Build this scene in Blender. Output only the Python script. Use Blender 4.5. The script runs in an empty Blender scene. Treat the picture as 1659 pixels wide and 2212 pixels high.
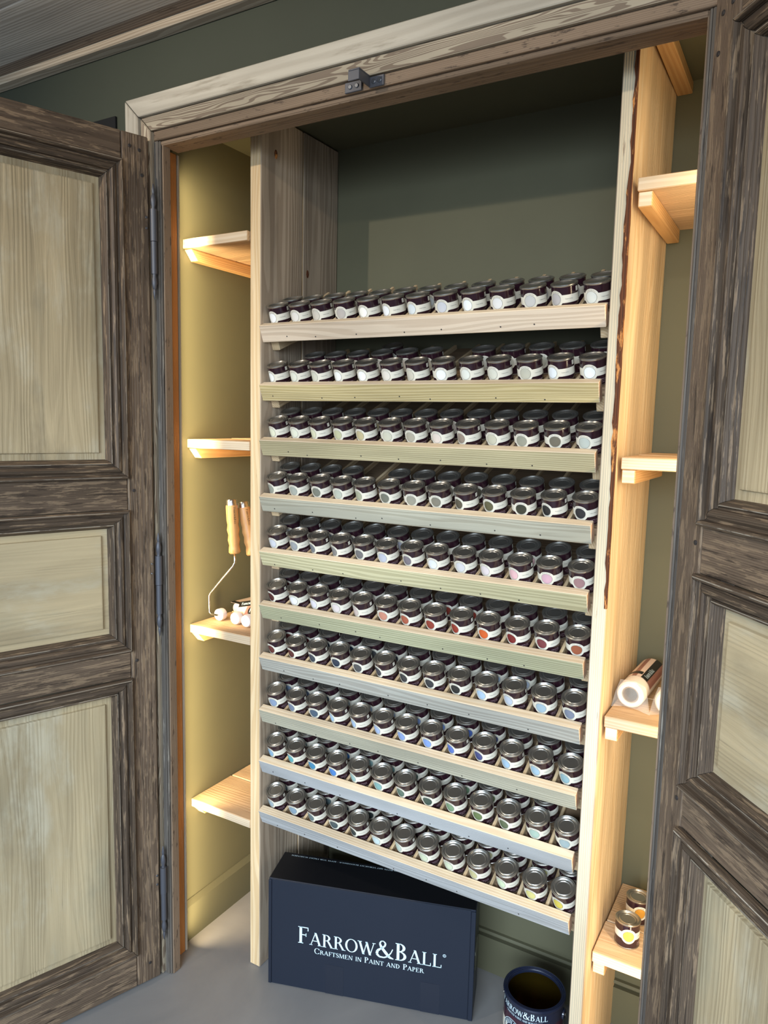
import bpy, bmesh, math, random
from mathutils import Vector, Matrix
random.seed(7)
sc = bpy.context.scene
COL = sc.collection
PI = math.pi

def lin(c):
    return tuple(((v/255)/12.92 if v/255 <= .04045 else ((v/255+.055)/1.055)**2.4) for v in c[:3])

# ------------------------------------------------------------------ camera
cam = bpy.data.cameras.new('camera'); co = bpy.data.objects.new('camera', cam); COL.objects.link(co)
cam.sensor_fit = 'HORIZONTAL'; cam.sensor_width = 36.0
cam.lens = 1591.14/1659*36.0
cam.clip_start = .02
_r = Vector((.863427, .503993, .022011)); _u = Vector((-.079692, .093183, .992455)); _d = Vector((-.498139, .858667, -.120621))
M = Matrix.Identity(4)
for i in range(3):
    M[i][0] = _r[i]; M[i][1] = _u[i]; M[i][2] = -_d[i]
M.translation = (1.216161, -1.464138, 1.508915)
co.matrix_world = M
sc.camera = co

# ------------------------------------------------------------------ light
sc.view_settings.view_transform = 'Standard'; sc.view_settings.look = 'None'
sc.view_settings.gamma = 1; sc.view_settings.use_curve_mapping = False
sc.view_settings.exposure = 0.25
sc.cycles.use_denoising = True
sc.cycles.max_bounces = 8
sc.cycles.sample_clamp_indirect = 6
w = bpy.data.worlds.new('daylight'); sc.world = w; w.use_nodes = True
w.node_tree.nodes['Background'].inputs[0].default_value = (.72, .86, 1.0, 1)
w.node_tree.nodes['Background'].inputs[1].default_value = .75

def lamp(name, typ, loc, energy, color, target=None, **kw):
    l = bpy.data.lights.new(name, typ); l.energy = energy; l.color = color
    for k, v in kw.items(): setattr(l, k, v)
    o = bpy.data.objects.new(name, l); COL.objects.link(o); o.location = loc
    if target is not None:
        o.rotation_euler = (Vector(target)-Vector(loc)).to_track_quat('-Z', 'Y').to_euler()
    return o
# assumed, unseen: shop window behind the camera, ceiling spots, and warm strips without fixtures
lamp('window_light', 'AREA', (1.3, -3.4, 1.75), 36, (.73, .87, 1.0), (.5, 0, .25), shape='RECTANGLE', size=2.6, size_y=1.2, spread=1.25)  # assumed window: bare area light, tilted down and narrowed toward the lower shelves
lamp('ceiling_spot', 'SPOT', (-.42, -1.34, 2.39), 29, (1, .86, .68), (.45, .2, 1.5), spot_size=1.9, spot_blend=.8, shadow_soft_size=.012)  # assumed spot, placed to cast the shadow edges on the back wall
lamp('ceiling_spot', 'SPOT', (1.05, -1.40, 2.39), 12, (1, .86, .68), (.35, .1, 1.4), spot_size=1.9, spot_blend=.8, shadow_soft_size=.02)  # weaker assumed spot that lights the left upright
lamp('strip_light', 'AREA', (-.205, -.052, 1.08), 7.4, (1, .77, .43), (-.225, .2, 1.08), shape='RECTANGLE', size=.02, size_y=2.1, spread=2.2)  # assumed strip, one-sided, floating in the open alcove clear of the jamb
lamp('strip_light', 'AREA', (1.068, -.040, 1.08), 4.5, (1, .80, .52), (.95, .20, 1.08), shape='RECTANGLE', size=.012, size_y=2.1)  # assumed strip at the near jamb, light only

# ------------------------------------------------------------------ materials
class NT:
    def __init__(s, name):
        s.m = bpy.data.materials.new(name); s.m.use_nodes = True
        s.t = s.m.node_tree; s.n = s.t.nodes; s.l = s.t.links
        s.b = s.n['Principled BSDF']
    def add(s, typ, **kw):
        n = s.n.new(typ)
        for k, v in kw.items(): setattr(n, k, v)
        return n
    def link(s, a, b): s.l.new(a, b)
    def val(s, sock, v):
        if hasattr(v, 'is_output'): s.l.new(v, sock)
        else: sock.default_value = v
    def math(s, op, a, b=0.0, clamp=False):
        n = s.add('ShaderNodeMath', operation=op, use_clamp=clamp); s.val(n.inputs[0], a); s.val(n.inputs[1], b); return n.outputs[0]
    def mix(s, f, a, b, mode='MIX'):
        n = s.add('ShaderNodeMix', data_type='RGBA', blend_type=mode)
        s.val(n.inputs['Factor'], f)
        for k, v in (('A', a), ('B', b)):
            sk = [i for i in n.inputs if i.name == k and i.type == 'RGBA'][0]
            s.val(sk, v if hasattr(v, 'is_output') else (*v, 1))
        return [o for o in n.outputs if o.type == 'RGBA'][0]
    def step(s, v, a, b):
        n = s.add('ShaderNodeMapRange', interpolation_type='SMOOTHSTEP'); s.val(n.inputs[0], v)
        n.inputs[1].default_value = a; n.inputs[2].default_value = b; return n.outputs[0]
    def noise(s, vec, scale, detail=3, rough=.55, dist=0):
        n = s.add('ShaderNodeTexNoise'); s.link(vec, n.inputs['Vector'])
        n.inputs['Scale'].default_value = scale; n.inputs['Detail'].default_value = detail
        n.inputs['Roughness'].default_value = rough; n.inputs['Distortion'].default_value = dist
        return n.outputs[0]
    def bump(s, h, strength, dist=.002):
        n = s.add('ShaderNodeBump'); n.inputs['Strength'].default_value = strength; n.inputs['Distance'].default_value = dist
        s.val(n.inputs['Height'], h); s.link(n.outputs[0], s.b.inputs['Normal'])

def plain(name, c, rough=.5, metal=0, spec=.5, coat=0):
    t = NT(name); t.b.inputs['Base Color'].default_value = (*lin(c), 1); t.b.inputs['Roughness'].default_value = rough
    t.b.inputs['Metallic'].default_value = metal; t.b.inputs['Specular IOR Level'].default_value = spec
    t.b.inputs['Coat Weight'].default_value = coat
    return t.m

def wood(name, light, dark, axis='X', freq=45, distort=10, lo=.25, hi=.8, fine=.3, bump=.35, rough=.75, patches=(), knots=0, spread=.05):
    """Sawn timber: growth rings cut along the board, fibres, worn or painted patches, a few knots."""
    t = NT(name); ax = 'XYZ'.index(axis)
    tc = t.add('ShaderNodeTexCoord'); oi = t.add('ShaderNodeObjectInfo')
    wn = t.add('ShaderNodeTexWhiteNoise', noise_dimensions='1D'); t.link(oi.outputs['Random'], wn.inputs['W'])
    off = t.add('ShaderNodeVectorMath', operation='MULTIPLY_ADD'); t.link(wn.outputs['Color'], off.inputs[0])
    sv = [spread*2]*3; sv[ax] = 7.0; off.inputs[1].default_value = sv
    t.link(tc.outputs['Object'], off.inputs[2])
    def mapped(al, ac):
        m = t.add('ShaderNodeMapping'); s = [ac]*3; s[ax] = al; m.inputs['Scale'].default_value = s
        t.link(off.outputs[0], m.inputs['Vector']); return m.outputs[0]
    v1 = mapped(.09, 1)
    wv = t.add('ShaderNodeTexWave', wave_type='RINGS', rings_direction=axis, wave_profile='SIN')
    t.link(v1, wv.inputs['Vector']); wv.inputs['Scale'].default_value = freq; wv.inputs['Distortion'].default_value = distort
    wv.inputs['Detail'].default_value = 2; wv.inputs['Detail Scale'].default_value = .45; wv.inputs['Detail Roughness'].default_value = .5
    ring = t.step(wv.outputs['Fac'], lo, hi)
    fib = t.noise(mapped(9, 420), 1, 3)
    tone = t.noise(mapped(1.2, 9), 1, 3)
    f = t.math('ADD', t.math('MULTIPLY', ring, 1-fine), t.math('MULTIPLY', fib, fine))
    col = t.mix(f, lin(dark), lin(light))
    tw = t.math('ADD', t.math('MULTIPLY', t.step(tone, .3, .7), .5), .75)
    cc = t.add('ShaderNodeCombineColor'); [t.link(tw, cc.inputs[i]) for i in range(3)]
    col = t.mix(1.0, col, cc.outputs[0], 'MULTIPLY')
    for (pc, a, b, al, ac, am) in patches:
        pn = t.noise(mapped(al, ac), 1, 5, .65)
        col = t.mix(t.math('MULTIPLY', t.step(pn, a, b), am), col, lin(pc))
    h = t.math('ADD', t.math('MULTIPLY', ring, .5), t.math('MULTIPLY', fib, .6))
    if knots:
        vo = t.add('ShaderNodeTexVoronoi'); t.link(mapped(2.6, 6.5), vo.inputs['Vector']); vo.inputs['Scale'].default_value = knots
        k = t.step(vo.outputs['Distance'], .13, .06)
        col = t.mix(t.math('MULTIPLY', k, .85), col, lin([v*.42 for v in dark]))
    t.link(col, t.b.inputs['Base Color']); t.b.inputs['Roughness'].default_value = rough
    t.b.inputs['Specular IOR Level'].default_value = .3
    t.bump(h, bump, .0015)
    return t.m

def paint(name, c, rough=.6, var=.08):
    t = NT(name); tc = t.add('ShaderNodeTexCoord')
    n = t.noise(tc.outputs['Object'], 3, 4)
    t.link(t.mix(n, lin([v*(1-var) for v in c]), lin([min(255, v*(1+var)) for v in c])), t.b.inputs['Base Color'])
    t.b.inputs['Roughness'].default_value = rough; t.b.inputs['Specular IOR Level'].default_value = .3
    t.bump(t.noise(tc.outputs['Object'], 350, 2), .05, .0005)
    return t.m

OLD_P = [((150, 128, 104), .515, .565, 13, 120, .6), ((48, 39, 33), .56, .62, 9, 110, .7), ((128, 110, 92), .55, .7, 4, 30, .4)]
MAT = {}
for a in 'XZ':
    MAT['old'+a] = wood('old_door_wood_'+a, (112, 95, 79), (86, 71, 59), a, 95, 8, .2, .8, .6, .6, .6, OLD_P)
    MAT['mould'+a] = wood('old_moulding_wood_'+a, (98, 83, 69), (70, 58, 48), a, 95, 8, .2, .8, .6, .6, .55, [((146, 124, 100), .55, .61, 11, 150, .7), ((44, 36, 31), .55, .63, 8, 150, .7)])
    MAT['oldpanel'+a] = wood('limewashed_panel_'+a, (179, 162, 130), (172, 155, 124), a, 34, 26, .1, .9, .6, .45, .55,
                             [((194, 187, 166), .48, .72, 4, 11, .6), ((132, 118, 96), .54, .74, 3, 9, .55), ((160, 156, 134), .5, .7, 1.5, 5, .5), ((112, 102, 86), .64, .70, 4, 160, .4)])
    MAT['pale'+a] = wood('washed_casing_'+a, (184, 177, 163), (164, 156, 142), a, 30, 14, .1, .9, .5, .4, .7, [((134, 122, 104), .56, .72, 5, 40, .55)])
    MAT['wavy'+a] = wood('wavy_grain_casing_'+a, (180, 168, 147), (126, 110, 95), a, 80, 36, .38, .6, .15, .4, .7)
    MAT['frame'+a] = wood('dark_frame_wood_'+a, (140, 120, 100), (112, 94, 78), a, 95, 6, .2, .8, .55, .5, .65, [((66, 54, 47), .58, .66, 26, 120, .75)])
for a in 'XZ': MAT['worn'+a] = wood('worn_bead_'+a, (172, 163, 148), (130, 116, 101), a, 90, 6, .2, .8, .6, .4, .6, [((86, 73, 62), .50, .58, 14, 40, .85)])
MAT['jamb'] = wood('grey_jamb_wood', (112, 106, 99), (84, 77, 72), 'Z', 90, 6, .2, .8, .55, .6, .65, [((160, 152, 140), .57, .66, 8, 160, .7), ((52, 46, 43), .58, .66, 8, 120, .6)])
MAT['pineX'] = wood('fresh_pine_X', (228, 208, 180), (210, 184, 150), 'X', 60, 8, .2, .9, .45, .3, .7)
MAT['pineY'] = wood('fresh_pine_Y', (206, 184, 150), (182, 152, 114), 'Y', 60, 8, .2, .9, .45, .3, .7)
MAT['pineZ'] = wood('fresh_pine_Z', (226, 200, 160), (208, 175, 130), 'Z', 26, 34, .3, .75, .45, .4, .7, [((150, 108, 72), .66, .74, 12, 160, .55)])
MAT['cleat'] = wood('orange_cleat', (212, 170, 116), (190, 144, 92), 'Y', 60, 8, .2, .9, .5, .4, .7)
MAT['rebate'] = wood('raw_orange_rebate', (186, 130, 76), (164, 108, 60), 'Z', 70, 4, .2, .9, .6, .4, .7, [((206, 180, 150), .6, .7, 6, 60, .5)])
MAT['edgeZ'] = wood('grey_sawn_edge', (218, 204, 177), (198, 183, 155), 'Z', 130, 4, .1, .9, .75, .5, .75, [((118, 82, 56), .64, .72, 7, 70, .7)])
MAT['barkZ'] = wood('bark_edge', (120, 70, 42), (66, 40, 28), 'Z', 60, 6, .2, .8, .6, .8, .8, [((222, 150, 84), .55, .63, 14, 60, .8)])
MAT['sideZ'] = wood('weathered_side_plank', (186, 168, 147), (158, 139, 119), 'Z', 30, 22, .35, .8, .35, .4, .75, [((130, 114, 99), .56, .7, 3, 40, .45)], knots=1.0)
MAT['endgrain'] = wood('pinkish_end_grain', (214, 178, 148), (190, 150, 120), 'Y', 60, 6, .2, .8, .5, .3, .8)
RAIL = []
for i, (a, b) in enumerate([((208, 190, 168), (182, 162, 140)), ((214, 196, 150), (178, 158, 108)), ((200, 188, 152), (160, 148, 112)), ((186, 182, 164), (158, 152, 134)),
                            ((196, 188, 152), (160, 152, 118)), ((192, 190, 158), (152, 150, 118)), ((184, 182, 172), (154, 149, 139)), ((180, 175, 156), (156, 151, 132)),
                            ((172, 174, 176), (154, 155, 155)), ((180, 181, 182), (160, 160, 159))]):
    RAIL.append(wood('rail_timber_%d' % i, a, b, 'X', [34, 48, 70, 110, 44, 60, 34, 70, 110, 80][i], [20, 14, 9, 5, 18, 10, 24, 12, 6, 8][i], .25, .75, .45, .45, .78))
MAT['shelf'] = wood('shelf_underboard', (150, 126, 100), (110, 90, 70), 'X', 40, 8, .2, .8, .4, .3, .8)
MAT['ceil'] = wood('ceiling_plank', (206, 197, 186), (178, 167, 155), 'X', 40, 16, .2, .8, .3, .35, .75)
MAT['ceilb'] = wood('ceiling_batten', (206, 190, 168), (174, 156, 134), 'X', 50, 16, .3, .7, .3, .35, .75, knots=.8)
MAT['ceilbr'] = wood('bark_edge_ceiling_plank', (160, 142, 124), (120, 102, 88), 'X', 40, 12, .2, .8, .3, .35, .75, [((64, 46, 38), .62, .7, 4, 40, .8)])
MAT['wall'] = paint('olive_wall_paint', (94, 92, 72), .62)  # alcove copy of the wall paint, lightened to carry the warm strip light
MAT['room'] = paint('dark_green_wall_paint', (63, 67, 56), .62)  # same wall paint, darkened in colour for the dim light on the room side
MAT['iron'] = plain('grey_painted_iron', (84, 86, 94), .45, .3)
MAT['steel'] = plain('bright_steel', (205, 205, 205), .22, 1)
MAT['lid'] = plain('tin_lid_metal', (188, 186, 180), .31, .93)
MAT['screw'] = plain('screw_metal', (120, 124, 132), .35, .9)
MAT['nail'] = plain('nail_head', (70, 66, 66), .5, .6)
MAT['dark'] = plain('black_void', (10, 10, 11), .9)
MAT['aub'] = plain('aubergine_tin', (44, 23, 32), .16, 0, .6, .2)
MAT['label'] = plain('cream_label', (226, 221, 206), .5)
MAT['ink'] = plain('dark_ink', (46, 36, 36), .6)
MAT['pinkink'] = plain('pale_pink_ink', (190, 160, 170), .6)
MAT['white'] = plain('white_plastic', (222, 212, 212), .35)
MAT['foam'] = plain('cream_foam', (222, 210, 194), .9)
MAT['black'] = plain('black_print', (22, 20, 20), .35)
MAT['box'] = paint('navy_cardboard', (29, 35, 48), .42, .06)
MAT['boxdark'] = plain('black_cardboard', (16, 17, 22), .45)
MAT['boxtape'] = plain('clear_tape_on_navy', (26, 32, 46), .22)
MAT['boxink'] = plain('pale_blue_white_ink', (214, 236, 246), .5)
MAT['navytin'] = plain('navy_tin', (30, 37, 58), .25, .2, .6, .3)
MAT['purple'] = plain('purple_tin_print', (62, 28, 44), .25, .1, .6, .3)
MAT['gold'] = plain('gold_lacquer', (128, 104, 36), .26, .95)
MAT['handle'] = wood('beech_handle', (206, 158, 104), (188, 136, 82), 'Z', 30, 4, .2, .8, .5, .1, .35)
MAT['print'] = wood('striped_wrapper_print', (226, 200, 182), (140, 92, 80), 'Y', 16, 14, .4, .6, .1, .05, .3)
t = NT('swatch_paint'); oi = t.add('ShaderNodeObjectInfo'); t.link(oi.outputs['Color'], t.b.inputs['Base Color']); t.b.inputs['Roughness'].default_value = .4; MAT['swatch'] = t.m
t = NT('clear_film'); t.b.inputs['Base Color'].default_value = (.95, .93, .9, 1); t.b.inputs['Roughness'].default_value = .08
t.b.inputs['Alpha'].default_value = .14; MAT['film'] = t.m
t = NT('polished_concrete'); tc = t.add('ShaderNodeTexCoord')
n1 = t.noise(tc.outputs['Object'], 2.2, 6, .6, .8); n2 = t.noise(tc.outputs['Object'], 60, 4)
c = t.mix(t.step(n1, .3, .7), lin((124, 123, 124)), lin((140, 138, 137)))
c = t.mix(t.math('MULTIPLY', t.step(n1, .62, .66), .25), c, lin((172, 170, 167)))
c = t.mix(t.math('MULTIPLY', n2, .15), c, lin((122, 120, 119)))
t.link(c, t.b.inputs['Base Color']); t.b.inputs['Roughness'].default_value = .42; MAT['floor'] = t.m

# ------------------------------------------------------------------ helpers
def link(name, me, parent=None, loc=(0, 0, 0), rot=None, mats=None):
    o = bpy.data.objects.new(name, me); COL.objects.link(o); o.location = loc
    if rot is not None: o.rotation_euler = rot
    if parent is not None: o.parent = parent
    if mats is not None:
        for m in (mats if isinstance(mats, (list, tuple)) else [mats]): me.materials.append(m)
    return o
def tag(o, label=None, cat=None, group=None, kind=None):
    for k, v in (('label', label), ('category', cat), ('group', group), ('kind', kind)):
        if v: o[k] = v
    return o
def empty(name, loc=(0, 0, 0), rot=(0, 0, 0), **kw):
    o = bpy.data.objects.new(name, None); COL.objects.link(o); o.location = loc; o.rotation_euler = rot
    o.empty_display_size = .02
    return tag(o, **kw)
def mesh(name, verts, faces, smooth=False):
    me = bpy.data.meshes.new(name); me.from_pydata([tuple(v) for v in verts], [], faces); me.update()
    if smooth: me.polygons.foreach_set('use_smooth', [True]*len(me.polygons))
    return me
def box_mesh(name, sx, sy, sz, bev=.0015, alt=None, warp=None):
    """Centred box; faces whose normal follows a direction listed in alt take material 1, 2, ..."""
    bm = bmesh.new(); bmesh.ops.create_cube(bm, size=1)
    for v in bm.verts: v.co = Vector((v.co.x*sx, v.co.y*sy, v.co.z*sz))
    if bev: bmesh.ops.bevel(bm, geom=bm.edges[:], offset=min(bev, .3*min(sx, sy, sz)), segments=1, affect='EDGES')
    bm.normal_update()
    if alt:
        for f in bm.faces:
            for i, dr in enumerate(alt):
                if f.normal.dot(Vector(dr)) > .8: f.material_index = i+1
    if warp:
        for v in bm.verts: v.co = Vector(warp(v.co))
    me = bpy.data.meshes.new(name); bm.to_mesh(me); bm.free(); return me
def plank(name, x0, x1, y0, y1, z0, z1, mats, parent=None, bev=.0015, alt=None, warp=None):
    me = box_mesh(name, x1-x0, y1-y0, z1-z0, bev, alt, warp)
    return link(name, me, parent, ((x0+x1)/2, (y0+y1)/2, (z0+z1)/2), None, mats)
def lathe(name, prof, seg=32, smooth=True, sharp=32):
    vs, fs = [], []
    for r, z in prof:
        for k in range(seg):
            a = 2*PI*k/seg; vs.append((r*math.cos(a), r*math.sin(a), z))
    for i in range(len(prof)-1):
        for k in range(seg):
            k2 = (k+1) % seg; fs.append((i*seg+k, i*seg+k2, (i+1)*seg+k2, (i+1)*seg+k))
    me = mesh(name, vs, fs, smooth)
    if smooth: me.set_sharp_from_angle(angle=math.radians(sharp))
    return me
def tube(name, pts, r, seg=10):
    pts = [Vector(p) for p in pts]; vs, fs = [], []
    for i, p in enumerate(pts):
        d = (pts[min(i+1, len(pts)-1)]-pts[max(i-1, 0)]).normalized()
        a = d.cross(Vector((0, 1, 0)) if abs(d.y) < .9 else Vector((1, 0, 0))).normalized(); b = d.cross(a)
        for k in range(seg):
            q = 2*PI*k/seg; vs.append(p+a*math.cos(q)*r+b*math.sin(q)*r)
    for i in range(len(pts)-1):
        for k in range(seg):
            k2 = (k+1) % seg; fs.append((i*seg+k, i*seg+k2, (i+1)*seg+k2, (i+1)*seg+k))
    fs.append(tuple(range(seg))); fs.append(tuple(range((len(pts)-1)*seg, len(pts)*seg)))
    return mesh(name, vs, fs, True)
def disc_cyl(name, r, h, seg=16):
    return lathe(name, [(0, 0), (r, 0), (r, h*.7), (r*.8, h), (0, h)], seg, False)

# ------------------------------------------------------------------ serif lettering
def rect(a, b, c, d): return [(a, b), (c, b), (c, d), (a, d)]
def diag(x0, y0, x1, y1, wd): return [(x0, y0), (x0+wd, y0), (x1+wd, y1), (x1, y1)]
def arc(cx, cy, rx, ry, a0, a1, tx=.15, ty=.05, n=14):
    out = []
    for i in range(n):
        q = [math.radians(a0+(a1-a0)*k/n) for k in (i, i+1)]
        p = [(cx+rx*math.cos(a), cy+ry*math.sin(a)) for a in q]; s = [(cx+(rx-tx)*math.cos(a), cy+(ry-ty)*math.sin(a)) for a in q]
        out.append([p[0], p[1], s[1], s[0]])
    return out
def path(pts, ws):
    out = []
    for i in range(len(pts)-1):
        (x0, y0), (x1, y1) = pts[i], pts[i+1]; L = math.hypot(x1-x0, y1-y0); nx, ny = -(y1-y0)/L/2, (x1-x0)/L/2
        a, b = ws[i], ws[i+1]
        out.append([(x0+nx*a, y0+ny*a), (x0-nx*a, y0-ny*a), (x1-nx*b, y1-ny*b), (x1+nx*b, y1+ny*b)])
    return out
def st(x): return [rect(x, 0, x+.15, 1), rect(x-.07, 0, x+.22, .045), rect(x-.07, .955, x+.22, 1)]
_tb = lambda e: [rect(.1, .945, e, 1), rect(e-.05, .78, e, 1)]
_bb = lambda e: [rect(.1, 0, e, .055), rect(e-.05, 0, e, .24)]
_mb = [rect(.25, .50, .5, .555), rect(.46, .43, .5, .63)]
_S = [(.54, .80), (.50, .92), (.34, .975), (.18, .93), (.11, .80), (.16, .66), (.32, .55), (.48, .44), (.56, .30), (.50, .12), (.33, .03), (.15, .07), (.08, .22)]
_C = arc(.47, .5, .45, .52, 42, 318) + [rect(.76, .68, .81, .95), rect(.76, .05, .81, .26)]
_AMP = [(.95, .58), (.86, .36), (.70, .13), (.48, .02), (.22, .03), (.08, .18), (.12, .38), (.34, .55), (.52, .70), (.55, .86), (.44, .98), (.30, .95), (.24, .80), (.32, .62), (.56, .32), (.78, .08), (1.0, .02)]
GL = {
 'F': (st(.1)+_tb(.62)+_mb, .68), 'E': (st(.1)+_tb(.62)+_mb+_bb(.66), .74), 'L': (st(.1)+_bb(.66), .72), 'I': (st(.1), .36),
 'T': (st(.3)+[rect(.02, .945, .73, 1), rect(.02, .76, .07, 1), rect(.68, .76, .73, 1)], .76), 'H': (st(.1)+st(.62)+[rect(.25, .47, .62, .53)], .9),
 'N': ([rect(.1, 0, .16, 1), diag(.64, 0, .06, 1, .16), rect(.72, 0, .78, 1), rect(0, 0, .26, .045), rect(.62, .955, .88, 1)], .9),
 'M': ([diag(.06, 0, .12, 1, .06), diag(.44, 0, .12, 1, .15), diag(.48, 0, .82, 1, .06), diag(.86, 0, .80, 1, .15), rect(-.02, 0, .2, .045), rect(.80, 0, 1.08, .045), rect(.03, .955, .2, 1), rect(.82, .955, 1.02, 1)], 1.1),
 'A': ([diag(.05, 0, .40, 1, .06), diag(.68, 0, .34, 1, .16), rect(.2, .32, .6, .375), rect(-.03, 0, .2, .045), rect(.6, 0, .92, .045)], .9),
 'V': ([diag(.36, 0, .02, 1, .16), diag(.40, 0, .72, 1, .06), rect(-.05, .955, .26, 1), rect(.63, .955, .87, 1)], .82),
 'W': ([diag(.32, 0, .02, 1, .16), diag(.36, 0, .60, 1, .06), diag(.80, 0, .52, 1, .16), diag(.84, 0, 1.12, 1, .06), rect(-.05, .955, .26, 1), rect(1.03, .955, 1.27, 1)], 1.24),
 'R': (st(.1)+arc(.25, .745, .37, .255, -90, 90)+[diag(.66, 0, .36, .52, .16), rect(.62, 0, .9, .045)], .84), 'P': (st(.1)+arc(.25, .73, .37, .27, -90, 90), .68),
 'B': (st(.1)+arc(.25, .755, .32, .245, -90, 90)+arc(.25, .27, .38, .27, -90, 90), .74), 'D': (st(.1)+arc(.25, .5, .52, .5, -90, 90), .88),
 'O': (arc(.47, .5, .46, .52, 0, 360, n=24), .95), 'C': (_C, .88), 'G': (_C+[rect(.64, .05, .79, .45), rect(.56, .42, .87, .465)], .92),
 'S': (path(_S, [.03, .06, .06, .09, .12, .14, .16, .16, .14, .10, .06, .06, .03])+[rect(.50, .72, .55, .96), rect(.07, .05, .12, .30)], .66),
 'U': ([rect(.1, .3, .25, 1), rect(.66, .3, .72, 1), rect(.03, .955, .32, 1), rect(.58, .955, .8, 1)]+arc(.41, .32, .31, .34, 180, 360, .12, .06), .84),
 'Z': ([rect(.05, .945, .68, 1), rect(.02, 0, .70, .055), diag(.04, 0, .50, 1, .17), rect(.05, .78, .1, 1), rect(.65, 0, .7, .22)], .75),
 '&': (path(_AMP, [.05, .06, .08, .08, .1, .14, .14, .09, .1, .1, .05, .06, .1, .15, .17, .14, .05]), 1.05),
 '-': ([rect(.06, .36, .34, .44)], .42), '.': ([rect(.06, 0, .2, .13)], .28), ' ': ([], .36),
}
def text_polys(s, h, track=.02):
    """Capitals full height, lower case as small capitals; returns polygons and width."""
    out, x = [], 0.0
    for ch in s:
        k = h*(.76 if ch.islower() else 1.0); ps, ad = GL[ch.upper()]
        out += [[(x+px*k, py*k) for px, py in p] for p in ps]; x += (ad+track)*k
    return out, x
def text_mesh(name, runs, fn):
    """runs: (string, height, x, y, align, width or None); fn maps label x, y to a point."""
    vs, fs = [], []
    for s, h, x, y, al, wd in runs:
        ps, W = text_polys(s, h); kx = wd/W if wd else 1
        x0 = x-(W*kx)*{'l': 0, 'c': .5, 'r': 1}[al]
        for p in ps:
            i = len(vs); vs += [fn(x0+px*kx, y+py) for px, py in p]; fs.append(tuple(range(i, i+len(p))))
    return mesh(name, vs, fs)

# ------------------------------------------------------------------ setting
XI, XR, BK, HC, FR = 0.0, .855, .335, 2.26, -.145
def multi_box(name, boxes, mat):
    vs, fs = [], []
    for x0, x1, y0, y1, z0, z1 in boxes:
        i = len(vs); vs += [(x0, y0, z0), (x1, y0, z0), (x1, y1, z0), (x0, y1, z0), (x0, y0, z1), (x1, y0, z1), (x1, y1, z1), (x0, y1, z1)]
        fs += [tuple(i+k for k in q) for q in ((3, 2, 1, 0), (4, 5, 6, 7), (0, 1, 5, 4), (1, 2, 6, 5), (2, 3, 7, 6), (3, 0, 4, 7))]
    return tag(link(name, mesh(name, vs, fs), mats=mat), kind='structure')
multi_box('floor', [(-3, 4, -6, .6, -.1, 0)], MAT['floor'])
multi_box('wall_front', [(-3, -.246, FR, -.05, 0, 2.6), (1.09, 4, FR, -.05, 0, 2.6), (-.246, 1.09, FR, -.05, 2.2, 2.6)], MAT['room'])
multi_box('wall_left', [(-.32, -.255, -.05, BK+.05, 0, 2.4)], MAT['wall'])
multi_box('wall_right', [(1.095, 1.16, -.05, BK+.05, 0, 2.4)], MAT['wall'])
multi_box('wall_back', [(-.255, 1.095, BK, BK+.05, 0, 2.4)], MAT['wall'])
multi_box('ceiling_alcove', [(-.255, 1.095, -.05, BK, HC, 2.4)], MAT['wall'])
def skirting(name, a, b, n, mat, quirk=False):
    a, b, n = Vector((*a, 0)), Vector((*b, 0)), Vector((*n, 0)); pr = [(0, 0), (.013, 0), (.013, .104), (.002, .118), (0, .118)] if not quirk else [(0, 0), (.014, 0), (.014, .101), (.0005, .101), (.0005, .112), (.014, .113), (.010, .118), (0, .118)]
    K = len(pr)
    vs = [a+n*p+Vector((0, 0, z)) for p, z in pr]+[b+n*p+Vector((0, 0, z)) for p, z in pr]
    fs = [(i, (i+1) % K, K+(i+1) % K, K+i) for i in range(K)]+[tuple(range(K-1, -1, -1)), tuple(range(K, 2*K))]
    return tag(link(name, mesh(name, vs, fs), mats=mat), kind='structure')
skirting('baseboard_left', (-.255, -.05), (-.255, BK), (1, 0), MAT['wall'])
skirting('baseboard_back', (-.242, BK), (1.095, BK), (0, -1), MAT['wall'], True)

# room ceiling: boards run along the wall, with a batten in the corner
ZC = 2.402
ceil = empty('ceiling', (0, 0, ZC), kind='structure')
def cpl(name, y0, y1, z0, z1, m): return plank(name, -3, 4, y0, y1, z0-ZC, z1-ZC, m, ceil, .003)
cpl('batten', -.182, FR, 2.386, 2.45, [MAT['ceilb']])
cpl('plank', -.216, -.182, ZC+.001, ZC+.03, MAT['ceilbr'])
yy = -.217
while yy > -6:
    cpl('plank', yy-.166, yy, ZC, ZC+.03, MAT['ceil']); yy -= .167

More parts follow.
